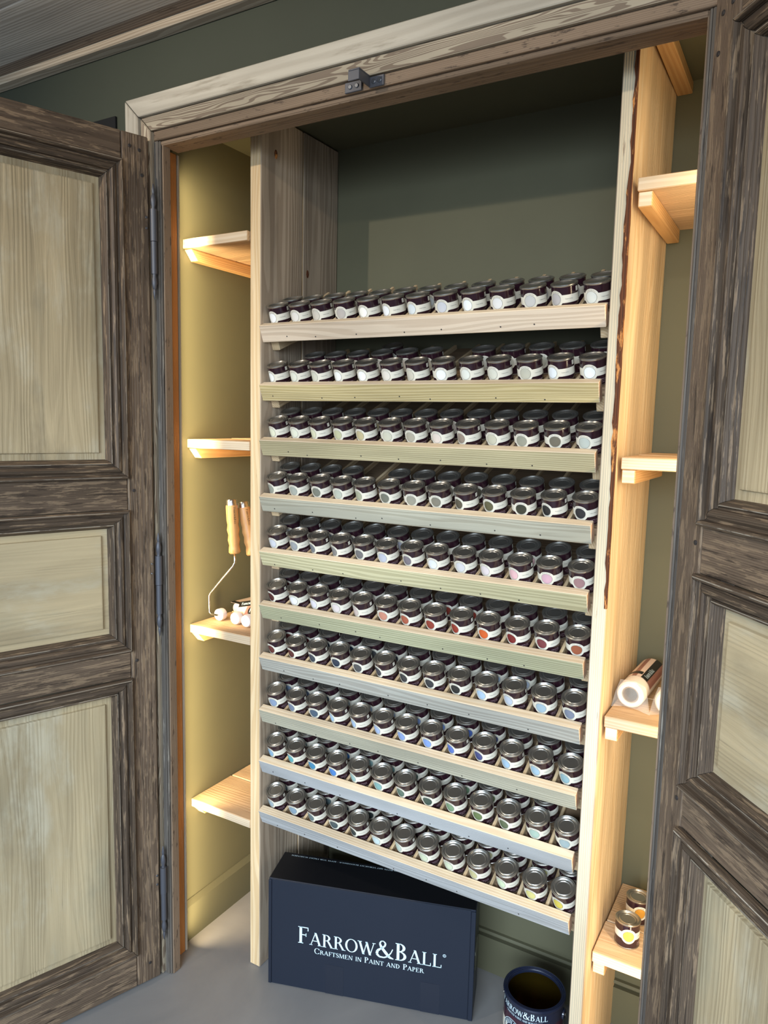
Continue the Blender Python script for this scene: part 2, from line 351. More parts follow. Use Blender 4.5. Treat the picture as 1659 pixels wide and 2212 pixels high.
# casing around the opening
def mitred(name, x0, x1, zt, wdt, yf, yb, parent, mX, mZ):
    """Head and two legs of one casing band, mitred; x0, x1, zt: outer edges, wdt: width on the face."""
    def prism(n, poly, m):
        k = len(poly); c = (sum(p[0] for p in poly)/k, (yf+yb)/2, sum(p[1] for p in poly)/k)
        vs = [(x-c[0], yf-c[1], z-c[2]) for x, z in poly]+[(x-c[0], yb-c[1], z-c[2]) for x, z in poly]
        me = mesh(n, vs, [tuple(range(k)), tuple(range(2*k-1, k-1, -1))]+[((i+1) % k, i, k+i, k+(i+1) % k) for i in range(k)])
        bm = bmesh.new(); bm.from_mesh(me); bmesh.ops.bevel(bm, geom=bm.edges[:], offset=.0018, segments=1, affect='EDGES'); bmesh.ops.recalc_face_normals(bm, faces=bm.faces[:]); bm.to_mesh(me); bm.free()
        return link(n, me, parent, c, None, m)
    g = .0012
    prism(name+'_head', [(x0+g, zt), (x1-g, zt), (x1-wdt-g, zt-wdt), (x0+wdt+g, zt-wdt)], mX)
    prism(name+'_leg', [(x0, zt-g), (x0+wdt, zt-wdt-g), (x0+wdt, 0), (x0, 0)], mZ)
    prism(name+'_leg', [(x1, zt-g), (x1, 0), (x1-wdt, 0), (x1-wdt, zt-wdt-g)], mZ)
t1 = empty('trim_1', kind='structure', label='pale washed timber casing around the cupboard opening')
mitred('casing', -.286, 1.120, 2.263, .0435, -.164, FR+.01, t1, MAT['paleX'], MAT['paleZ'])
mitred('inner_casing', -.2405, 1.0745, 2.2175, .032, -.157, FR+.01, t1, MAT['wavyX'], MAT['wavyZ'])
t2 = empty('trim_2', kind='structure', label='dark old timber door frame with raw orange rebate')
plank('head_board', -.205, 1.04, -.150, -.075, 2.163, 2.1845, MAT['frameX'], t2, .002)
plank('head_bead', -.19, 1.02, -.144, -.085, 2.152, 2.1625, MAT['frameX'], t2, .003)
for sx, X in ((1, -.183), (-1, 1.018)):
    b = lambda n, a0, a1, y0, y1, m, z1=2.162: plank(n, min(X+sx*a0, X+sx*a1), max(X+sx*a0, X+sx*a1), y0, y1, 0, z1, m, t2, .002)
    b('jamb_board', -.022, -.008, -.150, -.118, MAT['jamb'])
    b('jamb_bead', -.008, -.003, -.147, -.118, MAT['jamb'])
    b('jamb_bead', -.003, .001, -.142, -.118, MAT['frameZ'])
    b('rebate_strip', -.056, -.036, -.117, -.062, MAT['rebate'])
    b('lining_strip', -.056, -.035, -.061, -.053, MAT['paleZ'])

# plain flat black panel on the wall beside the casing
vp = plank('wall_vent', -.44, -.335, FR-.006, FR, 2.05, 2.243, MAT['dark'], None, .001)
tag(vp, 'black flat panel on the green wall above the open cupboard door', 'panel')

# latch keeper on the frame head
kp = empty('door_catch', (.388, -.150, 2.172), label='grey metal door catch screwed to the lintel', cat='catch')
for x0, x1 in ((-.045, -.005), (.0118, .046)):
    pl = plank('mounting_plate', x0, x1, -.004, 0, -.009, .011, MAT['iron'], kp, .001)
    for k in (.33, .72):
        s = link('screw', disc_cyl('screw', .0045, .002, 12), pl, (x0+(x1-x0)*k-(x0+x1)/2, -.002, 0), (PI/2, 0, 0), MAT['screw'])
plank('keeper_top', -.011, .0147, -.044, -.0042, .0105, .0138, MAT['iron'], kp, .0008)
plank('keeper_front', -.011, .0147, -.0445, -.0412, -.0078, .0104, MAT['iron'], kp, .0008)
plank('keeper_side', .0114, .0147, -.041, -.0042, -.0078, .0104, MAT['iron'], kp, .0008)

# ------------------------------------------------------------------ doors
DW, DT, DTOP = .60, .042, 2.165
PAN = [(2.10, 1.36), (1.283, .928), (.858, .103)]
PROF = [(0, 0), (0, .011), (.003, .014), (.0046, .0146), (.0075, .0138), (.009, .010), (.0095, .003), (.013, .002), (.018, .007), (.024, .008), (.029, .004), (.0295, -.004), (.033, -.004), (.035, 0), (.0366, .0003), (.0385, -.001), (.041, -.006), (.046, -.020)]
PALE_SEG = (2, 13)
def moulding(door, sg, x0, x1, z0, z1):
    for side in range(4):
        vs, fs, mi = [], [], []
        for (wd, h) in PROF:
            wd = min(wd, .046); g = .0006
            a = [(x0+wd+g, z0+wd), (x1-wd, z0+wd+g), (x1-wd-g, z1-wd), (x0+wd, z1-wd-g)][side]
            b = [(x1-wd-g, z0+wd), (x1-wd, z1-wd-g), (x0+wd+g, z1-wd), (x0+wd, z0+wd+g)][side]
            vs += [(a[0], sg*h, a[1]), (b[0], sg*h, b[1])]
        for i in range(len(PROF)-1):
            q = (2*i, 2*i+1, 2*i+3, 2*i+2); fs.append(q if sg < 0 else q[::-1]); mi.append(1 if i in PALE_SEG else 0)
        c = Vector((sum(v[0] for v in vs)/len(vs), 0, sum(v[2] for v in vs)/len(vs)))
        me = mesh('moulding', [Vector(v)-c for v in vs], fs)
        a = 'X' if side in (0, 2) else 'Z'
        o = link('moulding', me, door, c, None, [MAT['mould'+a], MAT['worn'+a]])
        me.polygons.foreach_set('material_index', mi)
def panel(door, sg, x0, x1, z0, z1, m):
    """Fielded panel: flat border, small step, raised centre."""
    cx, cz = (x0+x1)/2, (z0+z1)/2; rings = [(0, -.020), (.018, -.020), (.0195, -.0140)]
    vs, fs = [], []
    for ins, h in rings+[(.022, -.0135)]:
        vs += [(x-cx, sg*h, z-cz) for x, z in ((x0+ins, z0+ins), (x1-ins, z0+ins), (x1-ins, z1-ins), (x0+ins, z1-ins))]
    for i in range(3):
        for k in range(4):
            q = (4*i+k, 4*i+(k+1) % 4, 4*i+4+(k+1) % 4, 4*i+4+k); fs.append(q if sg < 0 else q[::-1])
    q = (12, 13, 14, 15); fs.append(q if sg < 0 else q[::-1])
    n = len(vs); vs += [(x-cx, -sg*.032, z-cz) for x, z in ((x0, z0), (x1, z0), (x1, z1), (x0, z1))]
    q = (n+3, n+2, n+1, n); fs.append(q if sg < 0 else q[::-1])
    for k in range(4): fs.append((k, n+k, n+(k+1) % 4, (k+1) % 4) if sg < 0 else ((k+1) % 4, n+(k+1) % 4, n+k, k))
    return link('panel', mesh('panel', vs, fs), door, (cx, 0, cz), None, m)
BAR = [(0, 0), (.0065, 0), (.0065, .075), (.0066, .0755), (.0076, .0755), (.0076, .150), (0, .150)]
FIN = [(.005, 0), (.0045, .006), (.0062, .012), (.0068, .022), (.0048, .032), (.003, .036), (.0042, .042), (.0028, .050), (.0012, .058), (0, .060)]
def hinge(door, s, z, sg):
    h = empty('hinge', (s, .004 if sg > 0 else DT+.006, z)); h.parent = door
    link('barrel', lathe('barrel', [(0, -.075), (.0072, -.075), (.0072, 0), (0, 0)], 14), h, mats=MAT['iron'])
    link('barrel', lathe('barrel', [(0, .001), (.0085, .001), (.0085, .075), (0, .075)], 14), h, mats=MAT['iron'])
    link('finial', lathe('finial', [(r, .075+v) for r, v in FIN], 12), h, mats=MAT['iron'])
    link('finial', lathe('finial', [(r, -.075-v) for r, v in FIN], 12), h, mats=MAT['iron'])
def door(name, hx, hy, dx, dy, sg, label):
    d = empty(name, (hx, hy, 0), (0, 0, math.atan2(dy, dx)), kind='structure', label=label)
    ya, yb = sorted((0, -sg*DT)); z0 = .008
    plank('stile', 0, .0645, ya, yb, z0, DTOP, MAT['oldZ'], d, .003)
    plank('stile', DW-.0645, DW, ya, yb, z0, DTOP, MAT['oldZ'], d, .003)
    zs = [DTOP]+[v for p in PAN for v in p]+[z0]
    for i in range(0, 8, 2):
        plank('rail', .0655, DW-.0655, ya+.0005, yb-.0005, zs[i+1], zs[i], MAT['oldX'], d, .002)
    for i, (zt, zb) in enumerate(PAN):
        moulding(d, sg, .065, DW-.065, zb, zt)
        panel(d, sg, .108, DW-.108, zb+.043, zt-.043, MAT['oldpanel'+('X' if i == 1 else 'Z')])
    for (s, z) in ((.022, 2.13), (.016, 2.075), (.05, 1.33), (.05, .90), (.03, .06), (.045, 2.135)):
        link('peg', disc_cyl('peg', .0042, .0016, 8), d, (s, 0, z), (-sg*PI/2, 0, 0), MAT['nail'])
    for z in (1.927, 1.087, .245):
        hinge(d, -.009, z, sg)
        for dz in ((.03, .055) if sg > 0 else ()): link('nail', disc_cyl('nail', .003, .002, 8), d, (.007, 0, z+dz), (-sg*PI/2, 0, 0), MAT['screw'])
    return d
door('door_1', -.201, -.170, -.33, -.944, 1, 'open old panelled door hinged beside the roller shelves')
door('door_2', 1.032, -.172, .64, -.77, -1, 'open old panelled door nearest the viewer, cropped by the frame')

# ------------------------------------------------------------------ uprights of the rack
UPH = HC-.004
ul = empty('upright_panel', (0, 0, 0), label='weathered two-plank upright between roller shelves and paint pots', cat='upright')
plank('plank', -.0347, 0, 0, .170, 0, UPH, [MAT['sideZ'], MAT['pineZ'], MAT['pineZ']], ul, .002, alt=[(0, -1, 0), (-1, 0, 0)])
plank('plank', -.0330, .0012, .1735, BK-.002, 0, UPH, [MAT['sideZ'], MAT['pineZ'], MAT['pineZ']], ul, .002, alt=[(0, -1, 0), (-1, 0, 0)])
ur = empty('upright_panel', (XR, 0, 0), label='pale pine upright with bark edge between paint pots and narrow side shelves', cat='upright')
def lean(c):
    return (c.x+(.010*(c.y/.333+.5)*(c.z/UPH+.5)), c.y, c.z)
plank('plank', 0, .028, 0, BK-.002, 0, UPH, [MAT['sideZ'], MAT['edgeZ'], MAT['pineZ']], ur, .002, alt=[(0, -1, 0), (1, 0, 0)], warp=lean)
for y, z, r in ((.057, 2.165, .0075), (.192, 1.90, .007), (.064, 1.80, .004), (.21, .62, .006), (.06, .40, .005)):
    kn = link('knot', lathe('knot', [(0, .0006), (r*.6, .0007), (r*.85, .0004), (r, 0)], 14), ul, (.0002 if y < .17 else .0014, y, z), (0, PI/2, 0), MAT['barkZ']); kn.scale = (1.5, .85, 1)
# strip of bark left along the front corner
rb = random.Random(3); vs, fs = [], []
N = 60
for i in range(N+1):
    z = 1.15+(UPH-1.15)*i/N; wd = .004+.004*rb.random()+(.003 if 15 < i < 45 else 0)
    vs += [(.0285-wd, -.0006, z), (.0285, -.0008, z), (.0287, .004+.003*rb.random(), z)]
for i in range(N):
    for k in (0, 1): fs.append((3*i+k, 3*i+k+1, 3*i+4+k, 3*i+3+k))
link('bark_strip', mesh('bark_strip', vs, fs), ur, mats=MAT['barkZ'])

# ------------------------------------------------------------------ narrow side shelves
ORD = ['first', 'second', 'third', 'fourth', 'fifth', 'sixth', 'seventh', 'eighth', 'ninth', 'tenth', 'eleventh', 'twelfth', 'thirteenth']
def side_shelf(x0, x1, yf, zt, wallside, label, cz=.028):
    s = empty('side_shelf', (x0, 0, zt), label=label, cat='shelf', group='narrow side shelves')
    ln = x1-x0
    plank('plank', 0, ln, yf, .168, -.024, 0, [MAT['shelfY'], MAT['pineX']], s, .0015, alt=[(0, -1, 0)])
    plank('plank', .002, ln-.002, .171, BK-.002, -.0235, .001, [MAT['shelfY'], MAT['pineX']], s, .0015, alt=[(0, -1, 0)])
    cx = 0 if wallside else 0.001
    def cut(c): return (c.x, c.y+(.022 if (c.y < 0 and c.z < 0) else 0), c.z)
    plank('cleat', cx, cx+.026, yf+.006, BK-.01, -.024-cz, -.0245, [MAT['cleat'], MAT['pineX']], s, .0015, alt=[(0, -1, 0)], warp=cut if wallside else None)
    return s
MAT['shelfY'] = wood('side_shelf_pine', (216, 184, 146), (198, 163, 124), 'X', 50, 14, .2, .9, .7, .45, .75, [((150, 110, 78), .56, .72, 8, 120, .4)])
for i, (z, yf) in enumerate(((1.9724, -.010), (1.453, -.0015), (.9374, .002), (.422, .001))):
    side_shelf(-.2545, -.0352, yf, z, True, 'pine side shelf beside the olive wall, %s from the top%s' % (ORD[i], ', holding roller tools' if i == 2 else ', empty'))
for i, (z, yf) in enumerate(((1.971, .007), (1.452, .020), (.923, .019), (.378, .050))):
    side_shelf(.8838+.010*z/UPH, 1.094, yf, z, False, 'pine side shelf by the near door, %s from the top%s' % (ORD[i], (', empty', ', empty', ', holding wrapped roller sleeves', ', holding two paint pots')[i]))
tc_ = plank('cleat', .894, .926, .03, BK-.004, 2.232, HC-.003, [MAT['cleat'], MAT['pineX']], ur, .0015, alt=[(0, -1, 0)])
tc_.location = tc_.location-Vector((XR, 0, 0))

# ------------------------------------------------------------------ sloped shelves
TILT = math.radians(22); PITCH = XR/13
ZR = [1.7403, 1.5954, 1.4578, 1.3149, 1.174, 1.033, .8936, .7499, .6087, .4661]
SHELF_N = -.0195; SLEN = .335
TONE = ['pinkish', 'yellowish', 'straw', 'grey', 'olive', 'greenish', 'grey wavy-grained', 'brownish grey', 'blue-grey', 'silvery']
shelf_name = lambda i: 'top shelf' if i == 0 else 'bottom shelf' if i == 9 else ORD[i]+' shelf down'
div_me = box_mesh('divider', .0075, SLEN-.028, .011, .0008); div_me.materials.append(MAT['pineY'])
div0_me = box_mesh('divider', .0075, .215, .011, .0008); div0_me.materials.append(MAT['pineY'])
nail_me = disc_cyl('nail', .0016, .0008, 8); nail_me.materials.append(MAT['nail'])
ROWS = []
for i, z in enumerate(ZR):
    s = empty('sloped_shelf', (0, -.0094, z), (TILT, 0, 0), label='sloping pot shelf with %s front lip, %s' % (TONE[i], 'topmost' if i == 0 else 'lowest' if i == 9 else ORD[i]+' from the top'), cat='shelf', group='sloping pot shelves')
    ROWS.append(s)
    rj = random.Random(i)
    def wob(c, rj=rj): return (c.x, c.y, c.z+.0004*math.sin(c.x*40))
    plank('lip', .0015, XR-.0015-(.008 if i not in (0,) else .004), 0, .0225, -.0425, 0, [MAT['pineX'], RAIL[i], MAT['endgrain']], s, .0012, alt=[(0, -1, 0), (1, 0, 0)])
    plank('shelf_board', .001, XR-.001, .0235, SLEN, SHELF_N-.016, SHELF_N, MAT['shelf'], s, .001)
    for k in range(1, 13):
        if i: link('divider', div_me, s, (PITCH*k, .0235+(SLEN-.028)/2, SHELF_N+.0055))
        else: link('divider', div0_me, s, (PITCH*k, .0235+.105, SHELF_N+.0215), (math.radians(8.5), 0, 0))
    for x0 in (.001, XR-.025):
        plank('cleat', x0, x0+.024, .030, SLEN-.03, -.072, SHELF_N-.0165, [MAT['edgeY'] if 'edgeY' in MAT else MAT['pineY']], s, .0015)
    for k in range(7):
        link('nail', nail_me, s, (.06+.11*k+rj.uniform(-.03, .03), 0, -.032+rj.uniform(-.004, .004)), (PI/2, 0, 0))

# ------------------------------------------------------------------ paint pots
R0, PH = .0262, .0590
body_me = lathe('can_body', [(R0-.001, .0016), (R0, .0024), (R0, .0530)], 40); body_me.materials.append(MAT['aub'])
ring_me = lathe('base_ring', [(0, .0008), (R0-.002, .0008), (R0-.0006, 0), (R0+.0006, .0008), (R0+.0006, .0022), (R0, .0028)], 40); ring_me.materials.append(MAT['lid'])
lid_me = lathe('lid', [(R0+0.0000, 0.0526), (R0+0.0007, 0.0536), (R0+0.0012, 0.0550), (R0+0.0010, 0.0564), (R0+0.0002, 0.0570), (R0-0.0010, 0.0568), (R0-0.0016, 0.0560), (R0-0.0026, 0.0566), (R0-0.0036, 0.0564), (R0-0.0048, 0.0546), (R0-0.0066, 0.0536), (R0-0.0080, 0.0542), (R0-0.0090, 0.0550), (R0-0.0102, 0.0548), (R0-0.0112, 0.0538), (R0-0.0140, 0.0535), (0, .0535)], 40); lid_me.materials.append(MAT['lid'])
LZ, LR, SR = .0298, .0166, .0112
def wrap(u, v, dr): a = u/R0-PI/2; return ((R0+dr)*math.cos(a), (R0+dr)*math.sin(a), v)
def curved_disc(vs, fs, r, dr, r0=0, seg=28):
    rs = [r0, (r0+r)/2, r] if r0 else [0, r*.35, r*.7, r]
    b = len(vs)
    for q in rs: vs += [wrap(q*math.cos(2*PI*k/seg), LZ+q*math.sin(2*PI*k/seg), dr) for k in range(seg)]
    for i in range(len(rs)-1):
        for k in range(seg):
            k2 = (k+1) % seg; fs.append((b+i*seg+k, b+(i+1)*seg+k, b+(i+1)*seg+k2, b+i*seg+k2))
vs, fs = [], []; curved_disc(vs, fs, LR, .0003)
b = len(vs); n = 40
for k in range(n+1):
    u = R0*math.radians(-100+255*k/n); vs += [wrap(u, LZ-.0078, .00025), wrap(u, LZ+.0078, .00025)]
for k in range(n): fs.append((b+2*k, b+2*k+2, b+2*k+3, b+2*k+1))
b = len(vs)
for k in range(3):
    u = R0*math.radians(98+8*k); vs += [wrap(u, .0415, .00025), wrap(u, .0505, .00025)]
for k in range(2): fs.append((b+2*k, b+2*k+2, b+2*k+3, b+2*k+1))
label_me = mesh('label', vs, fs, True); label_me.materials.append(MAT['label'])
vs, fs = [], []; curved_disc(vs, fs, SR, .0005); swatch_me = mesh('swatch', vs, fs, True); swatch_me.materials.append(MAT['swatch'])
def arc_map(rad, top):
    def f(x, y):
        a = (PI/2-x/rad) if top else (-PI/2+x/rad); q = rad+y if top else rad-y
        return wrap(q*math.cos(a), LZ+q*math.sin(a), .0006)
    return f
m1 = text_mesh('lettering', [('ESTATE EMULSION', .0015, 0, 0, 'c', .0185)], arc_map(.0133, True))
m2 = text_mesh('lettering', [('FARROW & BALL', .0012, 0, 0, 'c', .0150)], arc_map(.0152, False))
m3 = text_mesh('lettering', [('Farrow & Ball', .0020, R0*math.radians(62), LZ-.001, 'c', .016)], lambda x, y: wrap(x, y, .0006))
m4 = text_mesh('lettering', [('FARROW & BALL', .0020, R0*math.radians(64), .0132, 'c', .018), ('PAINT AND PAPER', .0016, R0*math.radians(64), .0100, 'c', .018), ('SAMPLE TIN', .0014, R0*math.radians(64), .0070, 'c', .010)], lambda x, y: wrap(x, y, .0006))
vs, fs, mi = [], [], []
ringv, ringf = [], []; curved_disc(ringv, ringf, SR+.0006, .0006, SR+.0002)
for q, me in ((0, m1), (0, m2), (0, m3), (1, m4)):
    b = len(vs); vs += [tuple(v.co) for v in me.vertices]; fs += [tuple(b+k for k in p.vertices) for p in me.polygons]; mi += [q]*len(me.polygons)
b = len(vs); vs += ringv; fs += [tuple(b+k for k in f) for f in ringf]; mi += [0]*len(ringf)
letter_me = mesh('lettering', vs, fs); letter_me.materials.append(MAT['ink']); letter_me.materials.append(MAT['pinkink']); letter_me.polygons.foreach_set('material_index', mi)

def cname(c):
    import colorsys
    h, l, s = colorsys.rgb_to_hls(*[v/255 for v in c]); h *= 360; sp = max(c)-min(c)
    if sp < 16:
        return 'white' if l > .9 else 'off-white' if l > .84 else 'pale grey' if l > .72 else 'mid grey' if l > .45 else 'dark grey' if l > .25 else 'near-black'
    hue = ('red' if h < 14 or h > 345 else 'terracotta' if h < 28 else 'tan' if h < 45 else 'yellowish' if h < 66 else 'green' if h < 165 else 'teal' if h < 196 else 'blue' if h < 262 else 'mauve' if h < 310 else 'pink')
    if hue in ('red', 'pink', 'mauve') and l > .68: hue = 'pink'
    return ('pale ' if l > .68 else 'dark ' if l < .30 else 'deep ' if sp > 90 else 'muted ')+hue
def pot(parent_m, loc, rz, color, label, group):
    o = empty('paint_pot', label=label, cat='paint pot', group=group)
    o.matrix_world = parent_m @ Matrix.Translation(loc) @ Matrix.Rotation(rz, 4, 'Z')
    for nm, me in (('can_body', body_me), ('base_ring', ring_me), ('lid', lid_me), ('label', label_me), ('swatch', swatch_me), ('lettering', letter_me)):
        c = bpy.data.objects.new(nm, me); COL.objects.link(c); c.parent = o
        if nm == 'swatch': c.color = (*lin(color), 1)
    return o
SW = [
 [(245,245,245),(226,222,215),(206,200,188),(186,178,172),(250,248,240),(240,242,245),(214,222,226),(200,202,209),(240,245,250),(226,226,226),(196,195,193),(186,182,182),(222,224,216)],
 [(240,243,240),(222,224,210),(208,208,192),(240,240,236),(243,243,243),(226,220,210),(206,200,185),(238,242,243),(226,228,220),(214,214,200),(190,188,172),(232,238,243),(240,245,250)],
 [(226,228,205),(222,224,206),(214,214,185),(190,190,155),(190,178,140),(200,198,180),(172,166,150),(218,205,195),(150,135,122),(195,192,172),(150,150,135),(110,105,92),(185,192,185)],
 [(150,155,145),(160,165,158),(118,122,112),(180,185,172),(165,168,145),(112,115,105),(150,148,135),(128,124,112),(90,85,72),(95,92,68),(55,58,48),(42,44,46),(45,47,52)],
 [(200,205,215),(150,155,160),(115,120,128),(130,130,130),(110,110,112),(180,185,200),(118,112,122),(215,220,225),(200,200,205),(215,205,208),(222,180,185),(205,165,180),(155,120,122)],
 [(75,35,38),(225,225,232),(215,213,222),(215,205,205),(200,185,180),(195,135,115),(165,90,70),(140,60,50),(145,55,45),(205,95,45),(120,40,42),(120,60,65),(150,85,60)],
 [(95,45,45),(85,40,42),(55,65,80),(40,55,75),(75,78,82),(62,65,75),(52,55,62),(50,55,62),(38,42,46),(165,190,215),(180,190,205),(150,175,190),(120,130,150)],
 [(130,150,180),(110,125,150),(70,90,110),(165,195,220),(165,190,220),(160,180,215),(130,155,205),(125,155,215),(85,115,190),(65,75,125),(155,185,210),(155,185,205),(140,175,185)],
 [(135,175,205),(90,165,175),(55,130,170),(65,125,195),(145,180,180),(120,165,165),(85,110,100),(50,75,70),(115,145,115),(95,115,75),(85,100,75),(160,185,175),(150,170,175)],
 [(155,175,185),(130,155,175),(95,115,120),(70,85,90),(50,60,62),(190,210,215),(185,200,190),(195,205,180),(200,210,185),(190,185,140),(200,215,185),(205,200,130),(205,190,85)]]
MISS = {1: (0, 7), 3: (4,), 8: (12,)}
bpy.context.view_layer.update()
rp = random.Random(11)
for i in range(10):
    Mr = Matrix.Translation((0, -.0094, ZR[i])) @ Matrix.Rotation(TILT, 4, 'X')
    for k in range(13):
        x = PITCH*(k+.5)+rp.uniform(-.0012, .0012)
        pot(Mr, (x, .0508+rp.uniform(0, .003), SHELF_N+.0001), math.radians(rp.choice((-24, -18, -14, -10, -4, 2))+rp.uniform(-4, 4)), SW[i][k],
            'small paint pot with %s swatch, %s from left in front row, %s' % (cname(SW[i][k]), ORD[k], shelf_name(i)), 'front row pots on the '+shelf_name(i))
    for k in range(13):
        if k in MISS.get(i, ()): continue
        a = {0: .112, 1: .123+.001*k, 2: .111}.get(i, .108)+rp.uniform(0, .004)
        pot(Mr, (PITCH*(k+.5)+rp.uniform(-.001, .001), a, SHELF_N+.0001), math.radians(rp.uniform(-10, 20)), SW[i][k],
            'small paint pot in second row behind the %s front pot from left, %s' % (ORD[k], shelf_name(i)), 'second row pots on the '+shelf_name(i))
    if i == 1:
        pot(Mr, (PITCH*4.5, .183, SHELF_N+.0001), .1, SW[i][4], 'lone third-row paint pot behind the fifth column, second shelf down', 'third row pots')
for (x, y, c, rz, l) in ((.943, .120, (226, 182, 84), .30, 'paint pot with golden yellow swatch, nearer of two on the low side shelf'), (.947, .212, (205, 150, 60), .38, 'paint pot with amber swatch, behind another on the low side shelf')):
    pot(Matrix.Identity(4), (x, y, .3791), rz, c, l, 'pots on the low side shelf')

# ------------------------------------------------------------------ navy box on the floor
BW, BD, BH = .549, .126, .304
bx = empty('cardboard_box', (.318-.0195, .0528+.0595, 0), (0, 0, math.atan2(.169, .524)), label='dark navy cardboard box with large white serif lettering on the floor', cat='box')
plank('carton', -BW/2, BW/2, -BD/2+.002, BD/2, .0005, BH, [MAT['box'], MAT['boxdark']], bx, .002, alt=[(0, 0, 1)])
plank('front_flap', -BW/2+.0095, BW/2-.0125, -BD/2, -BD/2+.0018, .003, BH-.001, MAT['box'], bx, .0008)
plank('side_fold', -BW/2, -BW/2+.0085, -BD/2-.001, -BD/2+.002, .002, BH-.004, MAT['box'], bx, .0015)
plank('side_fold', BW/2-.0115, BW/2, -BD/2-.001, -BD/2+.002, .002, BH-.004, MAT['box'], bx, .0015)
for x in (-.115, .14): plank('tape', x, x+.05, -BD/2-.0004, -BD/2, .003, .086, MAT['boxtape'], bx, 0)
X0 = -BW/2
fm = lambda x, y: (X0+x, -BD/2-.0006, y)
link('lettering', text_mesh('lettering', [('Farrow&Ball', .0475, .0825, .134, 'l', .387), ('Craftsmen in Paint and Paper', .0158, .1285, .1110, 'l', .294)], fm), bx, mats=MAT['boxink'])
vs, fs = [], []
for k in range(24):
    for r in (.0032, .0042): vs.append((X0+.4735+r*math.cos(PI*k/12), -BD/2-.0006, .1690+r*math.sin(PI*k/12)))
for k in range(24): fs.append((2*k, 2*k+1, (2*k+3) % 48, (2*k+2) % 48))
link('trademark_ring', mesh('trademark_ring', vs, fs), bx, mats=MAT['boxink'])
link('trademark_letter', text_mesh('trademark_letter', [('R', .004, .4735, .1670, 'c', None)], fm), bx, mats=MAT['boxink'])
link('handling_text', text_mesh('handling_text', [('FRAGILE - PROTEGER DU GEL   ZERBRECHLICH BITTE MIT VORSICHT BEHANDELN - BITTE VOR FROST SCHUTZEN', .0052, 0, 0, 'c', .50)], lambda x, y: (-x, .052-y, BH+.0006)), bx, mats=MAT['boxink'])
link('side_emblem', disc_cyl('side_emblem', .045, .0006, 32), bx, (BW/2, 0, .15), (0, PI/2, 0), MAT['boxtape'])

# ------------------------------------------------------------------ open tin
TR, TH = .0715, .165
tn = empty('open_paint_tin', (.737, .136, 0), (0, 0, 0), label='large open empty navy paint tin with gold inside, on the floor', cat='paint tin')
link('tin_wall', lathe('tin_wall', [(TR-.001, .001), (TR, .002), (TR, .010), (TR, TH*.76)], 64), tn, mats=MAT['purple'])
link('tin_upper', lathe('tin_upper', [(TR, TH*.76), (TR, TH-.012)], 64), tn, mats=MAT['navytin'])
link('rim', lathe('rim', [(TR, TH-.012), (TR+.002, TH-.009), (TR+.003, TH-.004), (TR+.002, TH-.001), (TR, TH), (TR-.002, TH-.002), (TR-.004, TH-.001), (TR-.006, TH-.003), (TR-.008, TH-.002), (TR-.0095, TH-.005), (TR-.0095, TH-.009)], 64), tn, mats=MAT['navytin'])
link('inside', lathe('inside', [(TR-.0095, TH-.009), (TR-.002, TH-.012), (TR-.002, .004), (0, .003)], 64), tn, mats=MAT['gold'])
link('base', lathe('base', [(0, 0), (TR+.001, 0), (TR+.001, .003), (TR, .004)], 64), tn, mats=MAT['lid'])
def tmap(dr, a0=0):
    return lambda x, y: ((TR+dr)*math.cos(x/TR-PI/2+a0), (TR+dr)*math.sin(x/TR-PI/2+a0), y)
A0 = -.03
link('lettering', text_mesh('lettering', [('Farrow&Ball', .0175, 0, TH-.0275, 'c', .130), ('CRAFTED PAINT AND WALLPAPER', .0050, .006, TH-.0365, 'c', .096)], tmap(.0004, A0-.10)), tn, mats=MAT['boxink'])
def ring_patch(name, cy, r0, r1, dr, m, a0, seg=40):
    vs, fs = [], []; f = tmap(dr, a0)
    rs = [r0, r1] if r0 > 0 else [0, r1*.5, r1]
    for r in rs: vs += [f(r*math.cos(2*PI*k/seg), cy+r*math.sin(2*PI*k/seg)) for k in range(seg)]
    for i in range(len(rs)-1):
        for k in range(seg): fs.append((i*seg+k, (i+1)*seg+k, (i+1)*seg+(k+1) % seg, i*seg+(k+1) % seg))
    return link(name, mesh(name, vs, fs, True), tn, mats=m)
vs, fs = [], []; f = tmap(.0003, A0)
for k in range(49):
    x = TR*math.radians(-110+220*k/48); vs += [f(x, .066), f(x, .098)]
for k in range(48): fs.append((2*k, 2*k+2, 2*k+3, 2*k+1))
link('band', mesh('band', vs, fs, True), tn, mats=MAT['label'])
ca = -.44
ring_patch('roundel', .085, 0, .031, .0006, MAT['navytin'], ca); ring_patch('roundel_rim', .085, .0298, .031, .0008, MAT['boxink'], ca); ring_patch('roundel_ring', .085, .0185, .0195, .0008, MAT['boxink'], ca)
fa = tmap(.0009, ca)
link('roundel_text', text_mesh('roundel_text', [('FARROW & BALL', .0075, 0, 0, 'c', .062)], lambda x, y: fa((.0205+y)*math.cos(PI/2-x/.0235), .085+(.0205+y)*math.sin(PI/2-x/.0235))), tn, mats=MAT['boxink'])
e = empty('handle_ear', (TR*math.cos(.05), TR*math.sin(.05), TH-.038), (PI/2, 0, PI/2)); e.parent = tn
link('ear_dish', lathe('ear_dish', [(.013, -.002), (.012, .003), (.008, .004), (.004, .002), (0, .002)], 24), e, mats=MAT['navytin'])
link('rivet', disc_cyl('rivet', .0035, .0055, 12), e, mats=MAT['steel'])
hp = [((TR+.004)*math.cos(a), (TR+.004)*math.sin(a), TH-.038-.085*math.sin((a-.05)/(PI)*PI)) for a in [.05+PI*k/24 for k in range(25)]]
link('bail_handle', tube('bail_handle', hp, .0018, 8), tn, mats=MAT['steel'])

